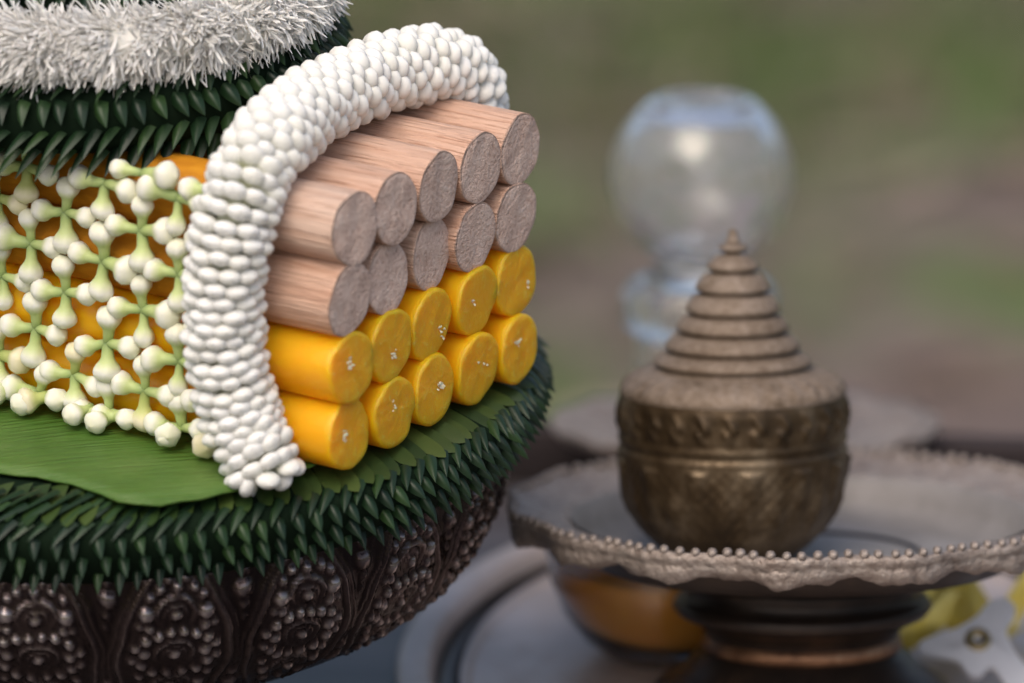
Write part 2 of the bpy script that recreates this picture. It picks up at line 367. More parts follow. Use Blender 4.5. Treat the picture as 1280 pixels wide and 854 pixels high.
def bowl():
    root = tag(link('offering_bowl', None, M=TILT @ TL(0, 0, -88)), 'dark embossed metal footed bowl holding the candle and flower offering', 'bowl')
    dz = 88.0
    prof = resample([(86.5, -13), (88.2, -17), (88.6, -23), (87.4, -30), (84.4, -37), (79.6, -43.5), (72.5, -49.5), (63.5, -54.5), (53, -58.5), (42, -61.5), (32, -63)], 120)
    L = np.r_[0, np.cumsum(np.linalg.norm(np.diff(prof, axis=0), axis=1))]
    nt_ = 20 * 60
    th = np.linspace(0, 2 * PI, nt_, endpoint=False)
    T_, L_ = np.meshgrid(th, L, indexing='ij')
    u = ((T_ - R(-92)) / R(18) + .5) % 1 - .5
    rad = np.repeat(prof[None, :, 0], nt_, 0)
    x = u * R(18) * np.maximum(rad, 50); y = L_ - 4.0
    x, y = x + .2 * np.sin(y * .6 + T_ * 7) + .05 * np.sin(y * 2 + T_ * 13), y + .25 * np.sin(x * .6 + T_ * 5.3) + .5 * np.sin(T_ * 3.1)
    h = np.zeros_like(x)
    def dome(cx, cy, r, a):
        nonlocal h
        r = r * 1.18; d2 = ((x - cx) ** 2 + (y - cy) ** 2) / r ** 2
        h = np.maximum(h, 1.55 * a * np.sqrt(np.clip(1 - d2, 0, 1)))
    def ring(cx, cy, r, wd, a):
        nonlocal h
        d = np.sqrt((x - cx) ** 2 + ((y - cy) * 1.15) ** 2) - r
        g = 1.35 * a * np.exp(-(d / wd) ** 2) * np.clip(.62 - (y - cy) / (2 * r), 0.1, 1)
        h = np.maximum(h, g)
    # pear-shaped frame, two ridges
    yy = (y - 17.0) / 20.0; half = 11.4 * np.sqrt(np.clip(1 - yy ** 2, 0, 1)) * (1 - .22 * np.clip(-yy, 0, 1))
    d = np.abs(x) - half; ins = np.abs(yy) < 1
    h = np.maximum(h, np.where(ins, 1.1 * np.exp(-(d / .7) ** 2), 0)); h = np.maximum(h, np.where(ins, .6 * np.exp(-((d - 1.6) / .5) ** 2), 0))
    h = h + np.where(ins & (d < 0), .35, 0) * np.clip(-d / 2, 0, 1)
    for cy in (8.0, 17.6, 27.6):
        ring(0, cy, 3.9, .62, 1.25); ring(0, cy + .2, 2.2, .5, 1.0); dome(0, cy + .4, 1.25, 1.2)
    for sx in (-1, 1):
        dome(sx * 6.0, 7.8, 1.6, 1.3); dome(sx * 5.6, 10.9, 1.1, 1.1); dome(sx * 7.4, 10.6, .9, .9); dome(sx * 3.4, 2.6, 1.0, 1.1); dome(sx * 5.4, 4.2, 1.0, 1.0); dome(sx * 1.7, .9, .9, .9)
        dome(sx * 1.3, 12.4, 1.0, 1.25); dome(sx * 3.8, 12.8, 1.1, 1.3); dome(sx * 6.3, 13.8, 1.15, 1.3); dome(sx * 8.2, 15.8, 1.1, 1.2)
        dome(sx * 6.2, 17.2, 1.35, 1.2); dome(sx * 8.4, 19.2, 1.0, 1.0); dome(sx * 6.6, 20.4, 1.2, 1.1); dome(sx * 4.4, 22.4, 1.2, 1.2); dome(sx * 1.6, 23.0, 1.1, 1.1); dome(sx * 7.0, 24.0, 1.1, 1.0); dome(sx * 5.8, 27.4, 1.3, 1.1); dome(sx * 4.2, 31.6, 1.2, 1.0)
        cx = sx * R(9) * np.maximum(rad, 50)
        for (oy, r_, a_) in ((4.2, 2.0, 1.5), (7.6, 1.1, 1.1), (.6, 1.1, 1.1), (-2.6, 1.0, .9), (10.4, .8, .8), (26, 1.5, 1.2), (30, 2.0, 1.5)):
            d2 = ((x - cx) ** 2 + (y - oy) ** 2) / r_ ** 2; h = np.maximum(h, a_ * np.sqrt(np.clip(1 - d2, 0, 1)))
    dome(0, 2.6, 1.1, 1.1); dome(0, 32.5, 1.1, 1.0)
    h += .12 * np.sin(x * 2.7 + 3 * np.sin(y)) * np.sin(y * 2.3 + T_ * 37)
    h *= .8
    fade = np.clip((46 - L_) / 6, 0, 1); h *= np.where(L_ > 40, fade, 1)
    tn = np.gradient(prof, axis=0); nr = np.stack([-tn[:, 1], tn[:, 0]], 1); nr /= np.linalg.norm(nr, axis=1)[:, None]
    rr = prof[None, :, 0] + h * nr[None, :, 0]; zz = prof[None, :, 1] + h * nr[None, :, 1]
    V = np.stack([rr * np.cos(T_), rr * np.sin(T_), zz + dz], -1).reshape(-1, 3)
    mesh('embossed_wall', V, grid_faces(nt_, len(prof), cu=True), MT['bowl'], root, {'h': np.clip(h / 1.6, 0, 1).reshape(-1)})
    V, F = lathe([(86.6, -13), (87.5, -11.5), (86.5, -10.2), (84.5, -10.5), (84, -14), (80, -36), (58, -52), (0, -58)], 128); V[:, 2] += dz
    mesh('rim', V, F, MT['bowl'], root)
    V, F = lathe([(32.3, -62.8), (29, -66), (27, -71), (30, -75.5), (31, -77), (29.5, -78.5), (33, -82), (40, -85.5), (46, -88), (47, -90), (46.8, -92.5), (0, -92.5)], 96); V[:, 2] += dz
    mesh('foot', V, F, MT['stem'], root)
bowl()

# ---- leaves
def leaf_geo(wd, ln, fold, curl, rnd, twist=0.0, p=1.25, pq=1.0):
    ts = np.array([0, .2, .42, .62, .8, .93, 1.0]); V = []; t_ = []
    for t in ts:
        hw = wd * .5 * (1 - t ** p) ** pq if t < 1 else .04
        zc = -curl * t * t * ln; f = fold * hw * 2 / wd
        for s in (-1, -.5, 0, .5, 1):
            V.append((s * hw + twist * t * t * ln, t * ln, zc + f * (1 - abs(s) ** 1.3))); t_.append(min(1, abs(t * 1.15) ** 3))
    return np.array(V), grid_faces(len(ts), 5), {'t': t_, 'rnd': np.full(len(V), rnd)}

def leaf_rows(root, rows, mat, limit, name, rest_name, view):
    """rows: dict(n, r, z, el, sw, roll, wd, ln, fold, curl). The ones that show best get their own object."""
    cand = []
    for ri, q in enumerate(rows):
        geos = [leaf_geo(q['wd'], q['ln'], q['fold'], q['curl'], rv, q.get('tw', 0), q.get('p', 1.25), q.get('pq', 1.0)) for rv in (.08, .26, .44, .62, .85)]
        for k in range(q['n']):
            th = 2 * PI * (k + q.get('ph', 0) + rng.normal(0, .07)) / q['n']
            if 'arc' in q and not (q['arc'][0] < math.degrees(th) % 360 < q['arc'][1]): continue
            er = np.array([math.cos(th), math.sin(th), 0]); et = np.array([-er[1], er[0], 0]); ez = np.array([0, 0, 1.])
            el = R(q['el'] + rng.normal(0, q.get('jit', 3))); sw = R(q['sw'] + rng.normal(0, q.get('jit', 3)))
            d = math.cos(el) * (math.cos(sw) * er + math.sin(sw) * et) + math.sin(el) * ez
            n0 = nrm(np.cross(np.cross(d, math.cos(el) * ez - math.sin(el) * er), d)); ex = np.cross(d, n0)
            ro = R(q['roll'] + rng.normal(0, 4)); ex2 = ex * math.cos(ro) + n0 * math.sin(ro); n2 = n0 * math.cos(ro) - ex * math.sin(ro)
            sc = 1 + rng.normal(0, .045); o = er * (q['r'] + rng.normal(0, .15)) + ez * (q['z'] + rng.normal(0, .15))
            cand.append((view(o, er), ri, int(rng.integers(5)), frame(o, ex2 * sc, d * sc, n2 * sc), geos))
    order = sorted(range(len(cand)), key=lambda i: -cand[i][0]); top = set(order[:limit]); cache = {}
    rest = []
    for i, (sc, ri, g, M, geos) in enumerate(cand):
        V, F, A = geos[g]
        if i in top:
            if (ri, g) not in cache: cache[(ri, g)] = mesh_data(name, V, F, mat[ri], A)
            link(name, cache[(ri, g)], root, M)
        else: rest.append((ri, V, F, np4(M), A))
    for m_ in set(x.name for x in mat):
        it = [(V, F, M, A) for ri, V, F, M, A in rest if mat[ri].name == m_]
        if it:
            V, F, A = joined(it); tag(mesh(rest_name, V, F, bpy.data.materials[m_], root, A), kind='stuff')

def in_view(o, er):
    ang = math.degrees(math.atan2(er[1], er[0]))
    return -abs(ang + 42) - (30 if er[1] > .5 else 0)

def leaf_ring():
    root = tag(link('leaf_ring', None, M=TILT), 'wide ring of dark green folded leaf points around the bowl rim', 'leaf ring')
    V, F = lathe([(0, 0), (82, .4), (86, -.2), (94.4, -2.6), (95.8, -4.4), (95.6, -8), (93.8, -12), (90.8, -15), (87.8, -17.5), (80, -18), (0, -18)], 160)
    mesh('leaf_bed', V, F, MT['shaded_leaf_backing'], root, {'t': np.zeros(len(V)), 'rnd': np.full(len(V), .12)})
    rows = [dict(n=150, r=81.5, z=1.0, el=-11, sw=-8, roll=-20, wd=4.0, ln=14.6, fold=.12, curl=.03, jit=.9, p=9),
            dict(n=150, r=86.0, z=1.3, el=-9, sw=-52, roll=-20, wd=3.0, ln=9.5, fold=.7, curl=.05, p=1.8, arc=(150, 283)),
            dict(n=150, r=89.5, z=-.1, el=-12, sw=-50, roll=-20, wd=3.0, ln=8.5, fold=.7, curl=.08, ph=.5, p=1.8, arc=(150, 290)),
            dict(n=155, r=93.6, z=-2.2, el=-16, sw=-44, roll=-22, wd=2.8, ln=6.4, fold=.9, curl=.16, ph=.5, p=1.7),
            dict(n=150, r=95.2, z=-5.2, el=-20, sw=-6, roll=-24, wd=2.7, ln=4.4, fold=1.4, curl=.36, p=2.4),
            dict(n=150, r=94.4, z=-9.6, el=-22, sw=-8, roll=-26, wd=2.6, ln=4.4, fold=1.4, curl=.30, ph=.3, p=2.2),
            dict(n=146, r=91.6, z=-13.4, el=-32, sw=-14, roll=-28, wd=2.6, ln=4.6, fold=1.2, curl=.18, p=1.7)]
    mats = [MT['pleated_leaf']] + [MT['folded_leaf']] * 6
    leaf_rows(root, rows, mats, 300, 'leaf_point', 'leaf_point_mass', in_view)
leaf_ring()

def sheet():
    # broad fresh leaf laid over the ring under the bundle; outline in mm on the ring's top
    out = np.array([(-84, -28), (-52, -58), (-18, -73), (0, -80.5), (9, -88), (16, -93), (23, -92), (36, -86), (48, -77), (57, -67), (65, -54), (71, -38), (74, -22), (76, -2), (76, 20), (60, 46), (30, 64), (-20, 70), (-66, 40), (-86, 5)], float)
    P, _ = smoothpath(np.c_[np.vstack([out, out[:1]]), np.zeros(len(out) + 1)], 121); P = P[:-1]
    rings = np.linspace(0, 1, 14); V = []
    c = np.array([0, -5.0, 0])
    for q in rings:
        for p in P:
            wb = 1 + (.006 * math.sin(p[0] * .9) + .004 * math.sin(p[1] * 1.7)) * q; x, y, _z = c + (p - c) * q * wb; rr = math.hypot(x, y)
            z = 2.3 + .5 * q ** 6 * math.sin(x * .16) + .35 * math.sin(x * .11 + 1) * math.sin(y * .09) - max(0, rr - 84) ** 2 * .006 + (.9 * math.exp(-((q - 1) / .06) ** 2) if False else 0)
            V.append((x, y, z))
    V = np.array(V); n = len(P)
    F = grid_faces(len(rings), n, cv=True)
    V2 = V.copy(); V2[:, 2] -= .5; F2 = [tuple(i + len(V) for i in f[::-1]) for f in F]
    e = (len(rings) - 1) * n; side = [(e + i, e + i + len(V), e + (i + 1) % n + len(V), e + (i + 1) % n) for i in range(n)]
    a = R(14); Mr = TILT @ Matrix.Rotation(a, 4, 'Z'); ca, sa = math.cos(-a), math.sin(-a)
    W = np.vstack([V, V2]); W = np.c_[W[:, 0] * ca - W[:, 1] * sa, W[:, 0] * sa + W[:, 1] * ca, W[:, 2]]
    tag(mesh('broad_leaf', W, F + F2 + side, MT['leaf_sheet'], M=Mr), 'smooth bright green leaf spread under the bundle of candles', 'leaf')
sheet()

# ---- bundle frame: s along the sticks (to the visible end), q across the row, z up
ANG = R(-33); BA = np.array([math.cos(ANG), math.sin(ANG), 0]); BR = np.array([-BA[1], BA[0], 0])
def bpt(s, q, z): return BA * s + BR * q + np.array([0, 0, z])
BUNDLE = TILT @ Matrix.Rotation(ANG, 4, 'Z')
def stick(r, s0, s1, bevel, seed, rough_end=0.0, ends=(True, True), wob=.08, n=44):
    rg = np.random.default_rng(seed); prof = []; E = []
    def cap(s, sg):
        out = []
        for q in (0, .3, .6, .85): out.append((r * q * (1 - bevel / r * .2), s + sg * 0, 1))
        out.append((r - bevel, s, 1)); out.append((r - bevel * .3, s - sg * bevel * .3, .5)); out.append((r, s - sg * bevel, 0))
        return out
    p = [(0, s0, 1)] if not ends[0] else cap(s0, -1)
    if not ends[0]: p = [(r * .9, s0, 0), (r, s0, 0)]
    p += [(r, s, 0) for s in np.linspace(s0 + bevel + .6, s1 - bevel - .6, 14)]
    p += cap(s1, 1)[::-1] if ends[1] else [(r, s1, 0), (r * .9, s1, 0)]
    p = np.array(p); th = np.linspace(0, 2 * PI, n, endpoint=False); ph = rg.uniform(0, 6, 6); tl = rg.normal(0, .035, 2)
    V = []; A = []
    for t in th:
        k = 1 + wob / r * (math.sin(2 * t + ph[0]) * 1.2 + math.sin(3 * t + ph[1]) + .5 * math.sin(5 * t + ph[2]))
        for (rr, s, e) in p:
            off = 0
            if e >= .5 and rough_end: off = rough_end * (math.sin(rr * .9 * math.cos(t + ph[3]) + ph[4]) + .6 * math.sin(rr * 1.3 * math.sin(t) + ph[5])) * (1 if s > 0 else -1)
            kk = k * (1 + .004 * math.sin(s * .07 + ph[1]))
            off += (tl[0] * rr * math.cos(t) + tl[1] * rr * math.sin(t)) * (1 if e > .4 or abs(rr - r) < .01 and abs(s) > 86 else 0)
            V.append((s + off, rr * kk * math.cos(t), rr * kk * math.sin(t))); A.append(e)
    return np.array(V), grid_faces(n, len(p), cu=True), {'end': A}

ORD = ['first', 'second', 'third', 'fourth', 'fifth']
ROWZ = [1.1 + 7.4 + 14.1 * k for k in range(4)]
def bundle():
    endj = {0: [0, .6, .2, .4, .8], 1: [.6, .2, -.4, .0, -.2], 2: [.5, -.5, -1.4, 0, .2], 3: [.8, .6, .3, .2, .4]}
    for row in range(4):
        for k in range(5):
            q = (k - 2) * 14.95 + rng.normal(0, .25) + (1.2 if row == 3 else 0.4 if row == 2 else 0); z = ROWZ[row] + rng.normal(0, .12)
            s1 = 89 + endj[row][k]; seed = row * 10 + k
            yaw = Matrix.Rotation(rng.normal(0, .004), 4, 'Z'); roll = Matrix.Rotation(rng.uniform(0, 6.28), 4, 'X')
            M = BUNDLE @ TL(0, q, z) @ yaw @ roll
            if row < 2:
                lay = 'bottom layer' if row == 0 else 'upper layer under the sticks'
                o = tag(link('candle', None, M=M), f'yellow wax candle, {ORD[k]} from the flower net in the {lay}', 'candle', 'yellow candles in the bundle')
                V, F, A = stick(7.45 + rng.normal(0, .08), -89, s1, .65, seed, .13, wob=.14); mesh('wax', V, F, MT['wax'], o, A)
                items = []                                  # clipped cotton wick on the cut end
                cy, cz = rng.normal(0, 1.9, 2); wk = rng.uniform(.35, 1.0)
                for _ in range(int(rng.integers(4, 14))):
                    a = rng.uniform(0, 2 * PI); l = rng.uniform(.3, .9); y0, z0 = cy + rng.normal(0, wk), cz + rng.normal(0, wk)
                    e = np.array([rng.uniform(-.1, .35), math.cos(a), math.sin(a)]); t = np.cross(e, [1, 0, 0]); wd = rng.uniform(.12, .3)
                    o_ = np.array([s1 + .05, y0, z0]); Vw = [o_ - t * wd - [.4, 0, 0], o_ + t * wd - [.4, 0, 0], o_ + e * l - t * wd, o_ + e * l + t * wd, o_ + e * l * .5 + np.array([wd * 1.6, 0, 0])]
                    items.append((Vw, [(0, 1, 4), (1, 3, 4), (3, 2, 4), (2, 0, 4)], None, {}))
                Vw, Fw, _ = joined(items); mesh('wick', Vw, Fw, MT['cotton'], o)
            else:
                lay = 'top layer' if row == 3 else 'lower layer'
                o = tag(link('incense_stick', None, M=M), f'wooden-ended incense stick, {ORD[k]} from the flower net in the {lay}', 'incense stick', 'wooden incense sticks in the bundle')
                sb = 64 if k == 0 else 55
                V, F, A = stick(7.35, sb, s1, .35, seed, .12, (False, True), .10); mesh('handle', V, F, MT['handle_wood'], o, A)
                V, F, A = stick(7.42, -89, sb + 1, .5, seed + 50, .1, (True, True), .1); mesh('coating', V, F, MT['coating'], o)
bundle()

# ---- jasmine garland arching over the sticks
def bud_geo(ln, wa, wb, n=12):
    prof = [(0.0, .34), (.18, .46), (.36, .74), (.52, .95), (.66, 1.0), (.78, .93), (.88, .74), (.95, .47), (1.0, .05)]
    V = []; t_ = []
    for i in range(n):
        a = 2 * PI * i / n
        for (t, r) in prof:
            k = 1 + .03 * math.sin(3 * a + 8 * t); V.append((wa * r * k * math.cos(a), wb * r * k * math.sin(a), ln * t)); t_.append(t)
    return np.array(V), grid_faces(n, len(prof), cu=True), {'t': t_}

def jasmine():
    root = tag(link('jasmine_garland', None, M=TILT), 'thick white jasmine bud garland arching over the wooden sticks and candles', 'garland')
    P = [(79.5, -45.5, 4.5), (74.5, -45.5, 12), (71.5, -46, 25), (70.8, -46.3, 37), (71.5, -45.5, 48), (72, -41, 58.5), (70, -30, 64.6), (66, -12, 66.2), (64.3, 6, 66.2), (65, 22, 65.8), (67, 34, 64.2), (68.5, 42, 58.5), (67, 45.5, 50), (63, 46, 38), (58, 46, 24), (56, 46, 11), (55, 46, 5)]
    P = [bpt(*p) for p in P]
    rows = 74; C_, L = smoothpath(P, rows)
    Tn = np.gradient(C_, axis=0); Tn /= np.linalg.norm(Tn, axis=1)[:, None]
    V = []; t_ = []
    geos = [bud_geo(6.5, 2.55, 1.58), bud_geo(6.65, 2.45, 1.62), bud_geo(6.4, 2.6, 1.54), bud_geo(6.55, 2.5, 1.6)]
    cand = []
    ref = nrm(BA)
    for i in range(rows):
        n1 = nrm(ref - Tn[i] * (ref @ Tn[i])); n2 = np.cross(Tn[i], n1)
        for k in range(10):
            a = 2 * PI * (k + .5 * (i % 2) + rng.normal(0, .04)) / 10 + i * .004
            rad = n1 * math.cos(a) + n2 * math.sin(a)
            d = nrm(rad + Tn[i] * rng.normal(0, .05) + Tn[i] * .16 + np.cross(Tn[i], rad) * rng.normal(0, .05)); o = C_[i] + rad * (2.0 + rng.normal(0, .15)) + Tn[i] * rng.normal(0, .12)
            ey = nrm(Tn[i] - d * (Tn[i] @ d)); ex = np.cross(ey, d); sc = 1 + rng.normal(0, .045)
            # drop buds that would sit deep inside the sticks
            tip = o + d * 5; s_, q_, z_ = tip @ BA, tip @ BR, tip[2]
            if abs(q_) < 34 and z_ < 54: continue
            if z_ < 1.0: continue
            face = nrm(camp - o) @ rad; vis = face - (2 if i > 55 else 0) - (1.2 if (tip[2] < 56 and q_ > 20) else 0)
            cand.append((vis, int(rng.integers(4)), frame(o, ex * sc, ey * sc, d * sc)))
    # closing buds at the two hanging ends
    for (c, t) in ((C_[0], -Tn[0]), (C_[-1], Tn[-1])):
        n1 = nrm(ref - t * (ref @ t)); n2 = np.cross(t, n1)
        for k in range(7):
            a = 2 * PI * k / 6; rad = (n1 * math.cos(a) + n2 * math.sin(a)) if k < 6 else np.zeros(3)
            d = nrm(rad * .8 + t * .75 + [0, 0, .15]); o = c + rad * 2.0; ey = nrm(np.cross(d, [0.3, .8, .1])); ex = np.cross(ey, d)
            if (o + d * 5.6)[2] < 1.2: d = nrm(d * [1, 1, .3]); ey = nrm(np.cross(d, [0.3, .1, .8])); ex = np.cross(ey, d)
            cand.append((nrm(camp - o) @ d + .5, 0, frame(o, ex, ey, d)))
    order = sorted(range(len(cand)), key=lambda i: -cand[i][0]); top = set(order[:300])
    datas = [mesh_data('jasmine_bud', *g[:2], MT['jasmine'], g[2]) for g in geos]; rest = []
    for i, (v, g, M) in enumerate(cand):
        if i in top: link('jasmine_bud', datas[g], root, M)
        else: rest.append((geos[g][0], geos[g][1], np4(M), geos[g][2]))
    V, F, A = joined(rest); tag(mesh('jasmine_bud_mass', V, F, MT['jasmine'], root, A), kind='stuff')
    # thread core
    n = 10; W = []
    for i in range(rows):
        n1 = nrm(ref - Tn[i] * (ref @ Tn[i])); n2 = np.cross(Tn[i], n1)
        for k in range(n): W.append(C_[i] + 3.4 * (n1 * math.cos(2 * PI * k / n) + n2 * math.sin(2 * PI * k / n)))
    mesh('core', W, grid_faces(rows, n, cv=True), MT['jasmine'], root, {'t': np.full(len(W), .3)})
jasmine()

# ---- knotted flower net on the near side of the bundle
def net():
    root = tag(link('flower_net', None, M=TILT), 'openwork net of pale green-stemmed flower buds covering the bundle side', 'flower net')
    prof = [(0, .85), (.1, 1.08), (.22, 1.15), (.36, 1.25), (.44, 1.55), (.54, 2.15), (.64, 2.55), (.74, 2.65), (.84, 2.35), (.93, 1.55), (1.0, .10)]
    datas = []
    for v in range(4):
        V = []; t_ = []; n = 15; k1 = 1 + .06 * (v - 1.5); b = [.0, .5, -.4, .25][v]
        for i in range(n):
            a = 2 * PI * i / n
            for t, r in prof:
                lob = 1 + (.07 * math.sin(5 * a + v) * (1 if t > .5 else 0))
                V.append((r * k1 * lob * math.cos(a) + b * math.sin(PI * t), r * k1 * lob * math.sin(a), t * 9.0)); t_.append(t)
        datas.append(mesh_data('flower_bud', V, grid_faces(n, len(prof), cu=True), MT['net_bud'], {'t': t_}))
    sr = R(0); cnt = 0
    for i in range(-11, 4):
        for j in range(-8, 2):
            if (i + j) % 2: continue
            s = 37.4 + 9.0 * i + rng.normal(0, .45); z = 54.5 + 8.5 * j + rng.normal(0, .45)
            if z < 2.5 or s > 66 or z > (66 if i in (1, 3) else 58): continue
            top = z > 58
            z = 57.6 if top else max(z, 6.0)
            q = -39.3 + rng.normal(0, .25)
            for (ds, dz) in ((1, 0), (-1, 0), (0, 1), (0, -1)):
                if s + ds * 8 > 69 or (dz > 0 and z > 50 and s > 36) or (top and dz < 0): continue
                out = .10 + rng.normal(0, .03); L = 8.35 if ds else 7.95
                if dz < 0 and z < 8: out = 1.5; dz = -.12; L = 7.2
                elif ds and z < 8: out = .3; dz = .06
                d = nrm(BA * (ds + rng.normal(0, .09)) + np.array([0, 0, dz + rng.normal(0, .09)]) - BR * out)
                ex = nrm(np.cross(d, BR + [0.01, 0, .02])); ey = np.cross(d, ex); sc = L / 9.0 * (1 + rng.normal(0, .05)); wsc = sc * (1 + rng.normal(0, .05))
                link('flower_bud', datas[cnt % 4 if rng.random() < .7 else int(rng.integers(4))], root, frame(bpt(s, q, z), ex * wsc, ey * wsc, d * sc)); cnt += 1
    # loose buds tucked under the lower hem
    for i in range(-11, 4):
        s = 33 + i * 9 + rng.normal(0, 1.2)
        if s > 66: continue
        d = nrm(BA * rng.uniform(-1, 1) + np.array([0, 0, -.04]) - BR * rng.uniform(.1, .6)); ex = nrm(np.cross(d, BR + [0.01, 0, .02])); ey = np.cross(d, ex)
        link('flower_bud', datas[i % 4], root, frame(bpt(s, -40.0, 6.2 + rng.normal(0, .3)), ex * .95, ey * .95, d * .8))
net()

# ---- leaf tier above the bundle, fluffy garland round it
def tier():
    root = tag(link('leaf_cone', None, M=TILT @ TL(0, 0, 58)), 'dark green tiered cone of folded leaf points standing on top of the bundle', 'leaf cone')
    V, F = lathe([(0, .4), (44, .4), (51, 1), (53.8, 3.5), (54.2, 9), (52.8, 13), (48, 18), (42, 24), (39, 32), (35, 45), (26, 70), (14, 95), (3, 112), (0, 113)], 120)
    mesh('leaf_body', V, F, MT['shaded_leaf_backing'], root, {'t': np.zeros(len(V)), 'rnd': np.full(len(V), .1)})
    rows = [dict(n=88, r=51.0, z=15.6, el=-14, sw=-36, roll=-28, wd=3.0, ln=6.5, fold=1.0, curl=.14, p=1.6),
            dict(n=88, r=53.6, z=11.6, el=-20, sw=-6, roll=-30, wd=3.2, ln=4.8, fold=1.7, curl=.34, ph=.5, p=2.2),
            dict(n=96, r=53.4, z=6.2, el=-26, sw=-40, roll=-26, wd=3.4, ln=7.6, fold=.9, curl=.12, ph=.5, p=1.6),
            dict(n=96, r=52.0, z=2.2, el=-34, sw=-46, roll=-26, wd=3.4, ln=7.6, fold=.9, curl=.12, p=1.6),
            dict(n=62, r=38.6, z=34, el=-56, sw=-14, roll=-40, wd=4.6, ln=10, fold=1.1, curl=-.05),
            dict(n=60, r=37.0, z=40, el=-58, sw=-14, roll=-40, wd=4.6, ln=10, fold=1.1, curl=-.05, ph=.5),
            dict(n=54, r=35.0, z=46, el=-58, sw=-14, roll=-40, wd=4.6, ln=10, fold=1.1, curl=-.05)]
    for i in range(7): rows.append(dict(n=50 - 6 * i, r=31.5 - 4.0 * i, z=54 + 8.5 * i, el=-54, sw=-14, roll=-26, wd=5.2, ln=12, fold=1.1, curl=-.05))
    def vis(o, er):
        ang = math.degrees(math.atan2(er[1], er[0])); return -abs(ang + 55) - (200 if o[2] > 50 else 0)
    leaf_rows(root, rows, [MT['folded_leaf']] * len(rows), 200, 'leaf_point', 'leaf_point_mass', vis)

    g = tag(link('fluffy_garland', None, M=TILT @ TL(0, 0, 80.2)), 'shaggy off-white garland of fine petals wrapped around the leaf cone', 'garland')
    R0 = 48.6; th = np.linspace(0, 2 * PI, 120, endpoint=False); ph = np.linspace(0, 2 * PI, 14, endpoint=False)
    V = [((R0 + 5.0 * math.cos(p)) * math.cos(t), (R0 + 5.0 * math.cos(p)) * math.sin(t), 5.0 * math.sin(p)) for t in th for p in ph]
    mesh('core', V, grid_faces(120, 14, True, True), MT['petal'], g, {'t': np.full(len(V), .15), 'rnd': np.full(len(V), .3)})
    NB = 22; PETF = grid_faces(5, 3); PETT = np.repeat([0, .35, .7, .92, 1.0], 3)
    for b in range(NB):
        items = []; tb = 2 * PI * (b + .3) / NB; sw0 = rng.normal(-.55, .25); br = rng.uniform(0, .5)
        for _ in range(92):
            f0 = rng.uniform(-.55, .55); p0 = rng.uniform(-2.5, 2.5); lean = rng.normal(0, .3, 3); fr = rng.random() * .4
            for _k in range(20):
                f = f0 + rng.normal(0, .07); t = tb + f * 2 * PI / NB; p = p0 + rng.normal(0, .17)
                er = np.array([math.cos(t), math.sin(t), 0]); et = np.array([-er[1], er[0], 0]); ez = np.array([0, 0, 1.])
                nrmv = er * math.cos(p) + ez * math.sin(p); o = er * R0 + nrmv * rng.uniform(3.4, 5.6)
                d = nrm(nrmv * .7 + et * (f * 1.3 + sw0 * .7) + ez * -.35 + lean + rng.normal(0, .34, 3))
                bend = nrm(et * sw0 + ez * -.4 + rng.normal(0, .8, 3)); l = rng.uniform(2.8, 5.0) * (1 - .25 * abs(f)); wd = rng.uniform(.16, .34)
                sd_ = nrm(np.cross(d, nrmv + rng.normal(0, .6, 3))); pts = []
                for tt, ww in ((0, .6), (.35, 1.0), (.7, 1.0), (.92, .8), (1.0, .35)):
                    c = o + d * l * tt + bend * l * .45 * tt * tt; up = np.cross(sd_, d)
                    pts += [c - sd_ * wd * ww, c + up * .16 * ww, c + sd_ * wd * ww]
                items.append((pts, PETF, None, {'t': PETT, 'rnd': np.full(15, min(1, br * .6 + fr + rng.random() * .3))}))
        V, F, A = joined(items); mesh('flower_bunch', V, F, MT['petal'], g, A)
tier()

# ------------------------------------------------------------------ pewter tray with the footed dish, urn, drink, foil, bracket
def oval(prof, a, b, n=120):
    """prof: (offset outwards from the oval a x b, z); offset=None is the centre"""
    th = np.linspace(0, 2 * PI, n, endpoint=False); V = []
    for t in th:
        for off, z in prof:
            if off is None: V.append((0, 0, z))
            else: V.append(((a + off) * math.cos(t), (b + off) * math.sin(t), z))
    return np.array(V), grid_faces(n, len(prof), cu=True)
tr = tag(link('oval_tray', None, M=TL(151.2, 40, TZ)), 'large grey oval metal tray with a grooved rim', 'tray')
V, F = oval([(None, 1.6), (-20, 1.6), (-7, 1.6), (-5, 1.8)], 75, 113); mesh('floor', V, F, MT['pewter'], tr)
V, F = oval([(-5, 1.8), (-3.4, 3.0), (-2.6, 3.0), (-2.2, 2.2)], 75, 113); mesh('inner_bead', V, F, MT['pewter'], tr)
V, F = oval([(-2.2, 2.2), (-1.8, .7), (2.4, .7), (2.9, 2.4)], 75, 113); mesh('groove', V, F, MT['stem'], tr)
V, F = oval([(2.9, 2.4), (3.4, 5.0), (5, 6.4), (9, 6.8), (11, 6.3), (11.6, 5.2), (11, 4.2), (4, 2.0), (1.5, -.1), (-6, -.1), (None, -.1)], 75, 113); mesh('rim', V, F, MT['pewter'], tr)

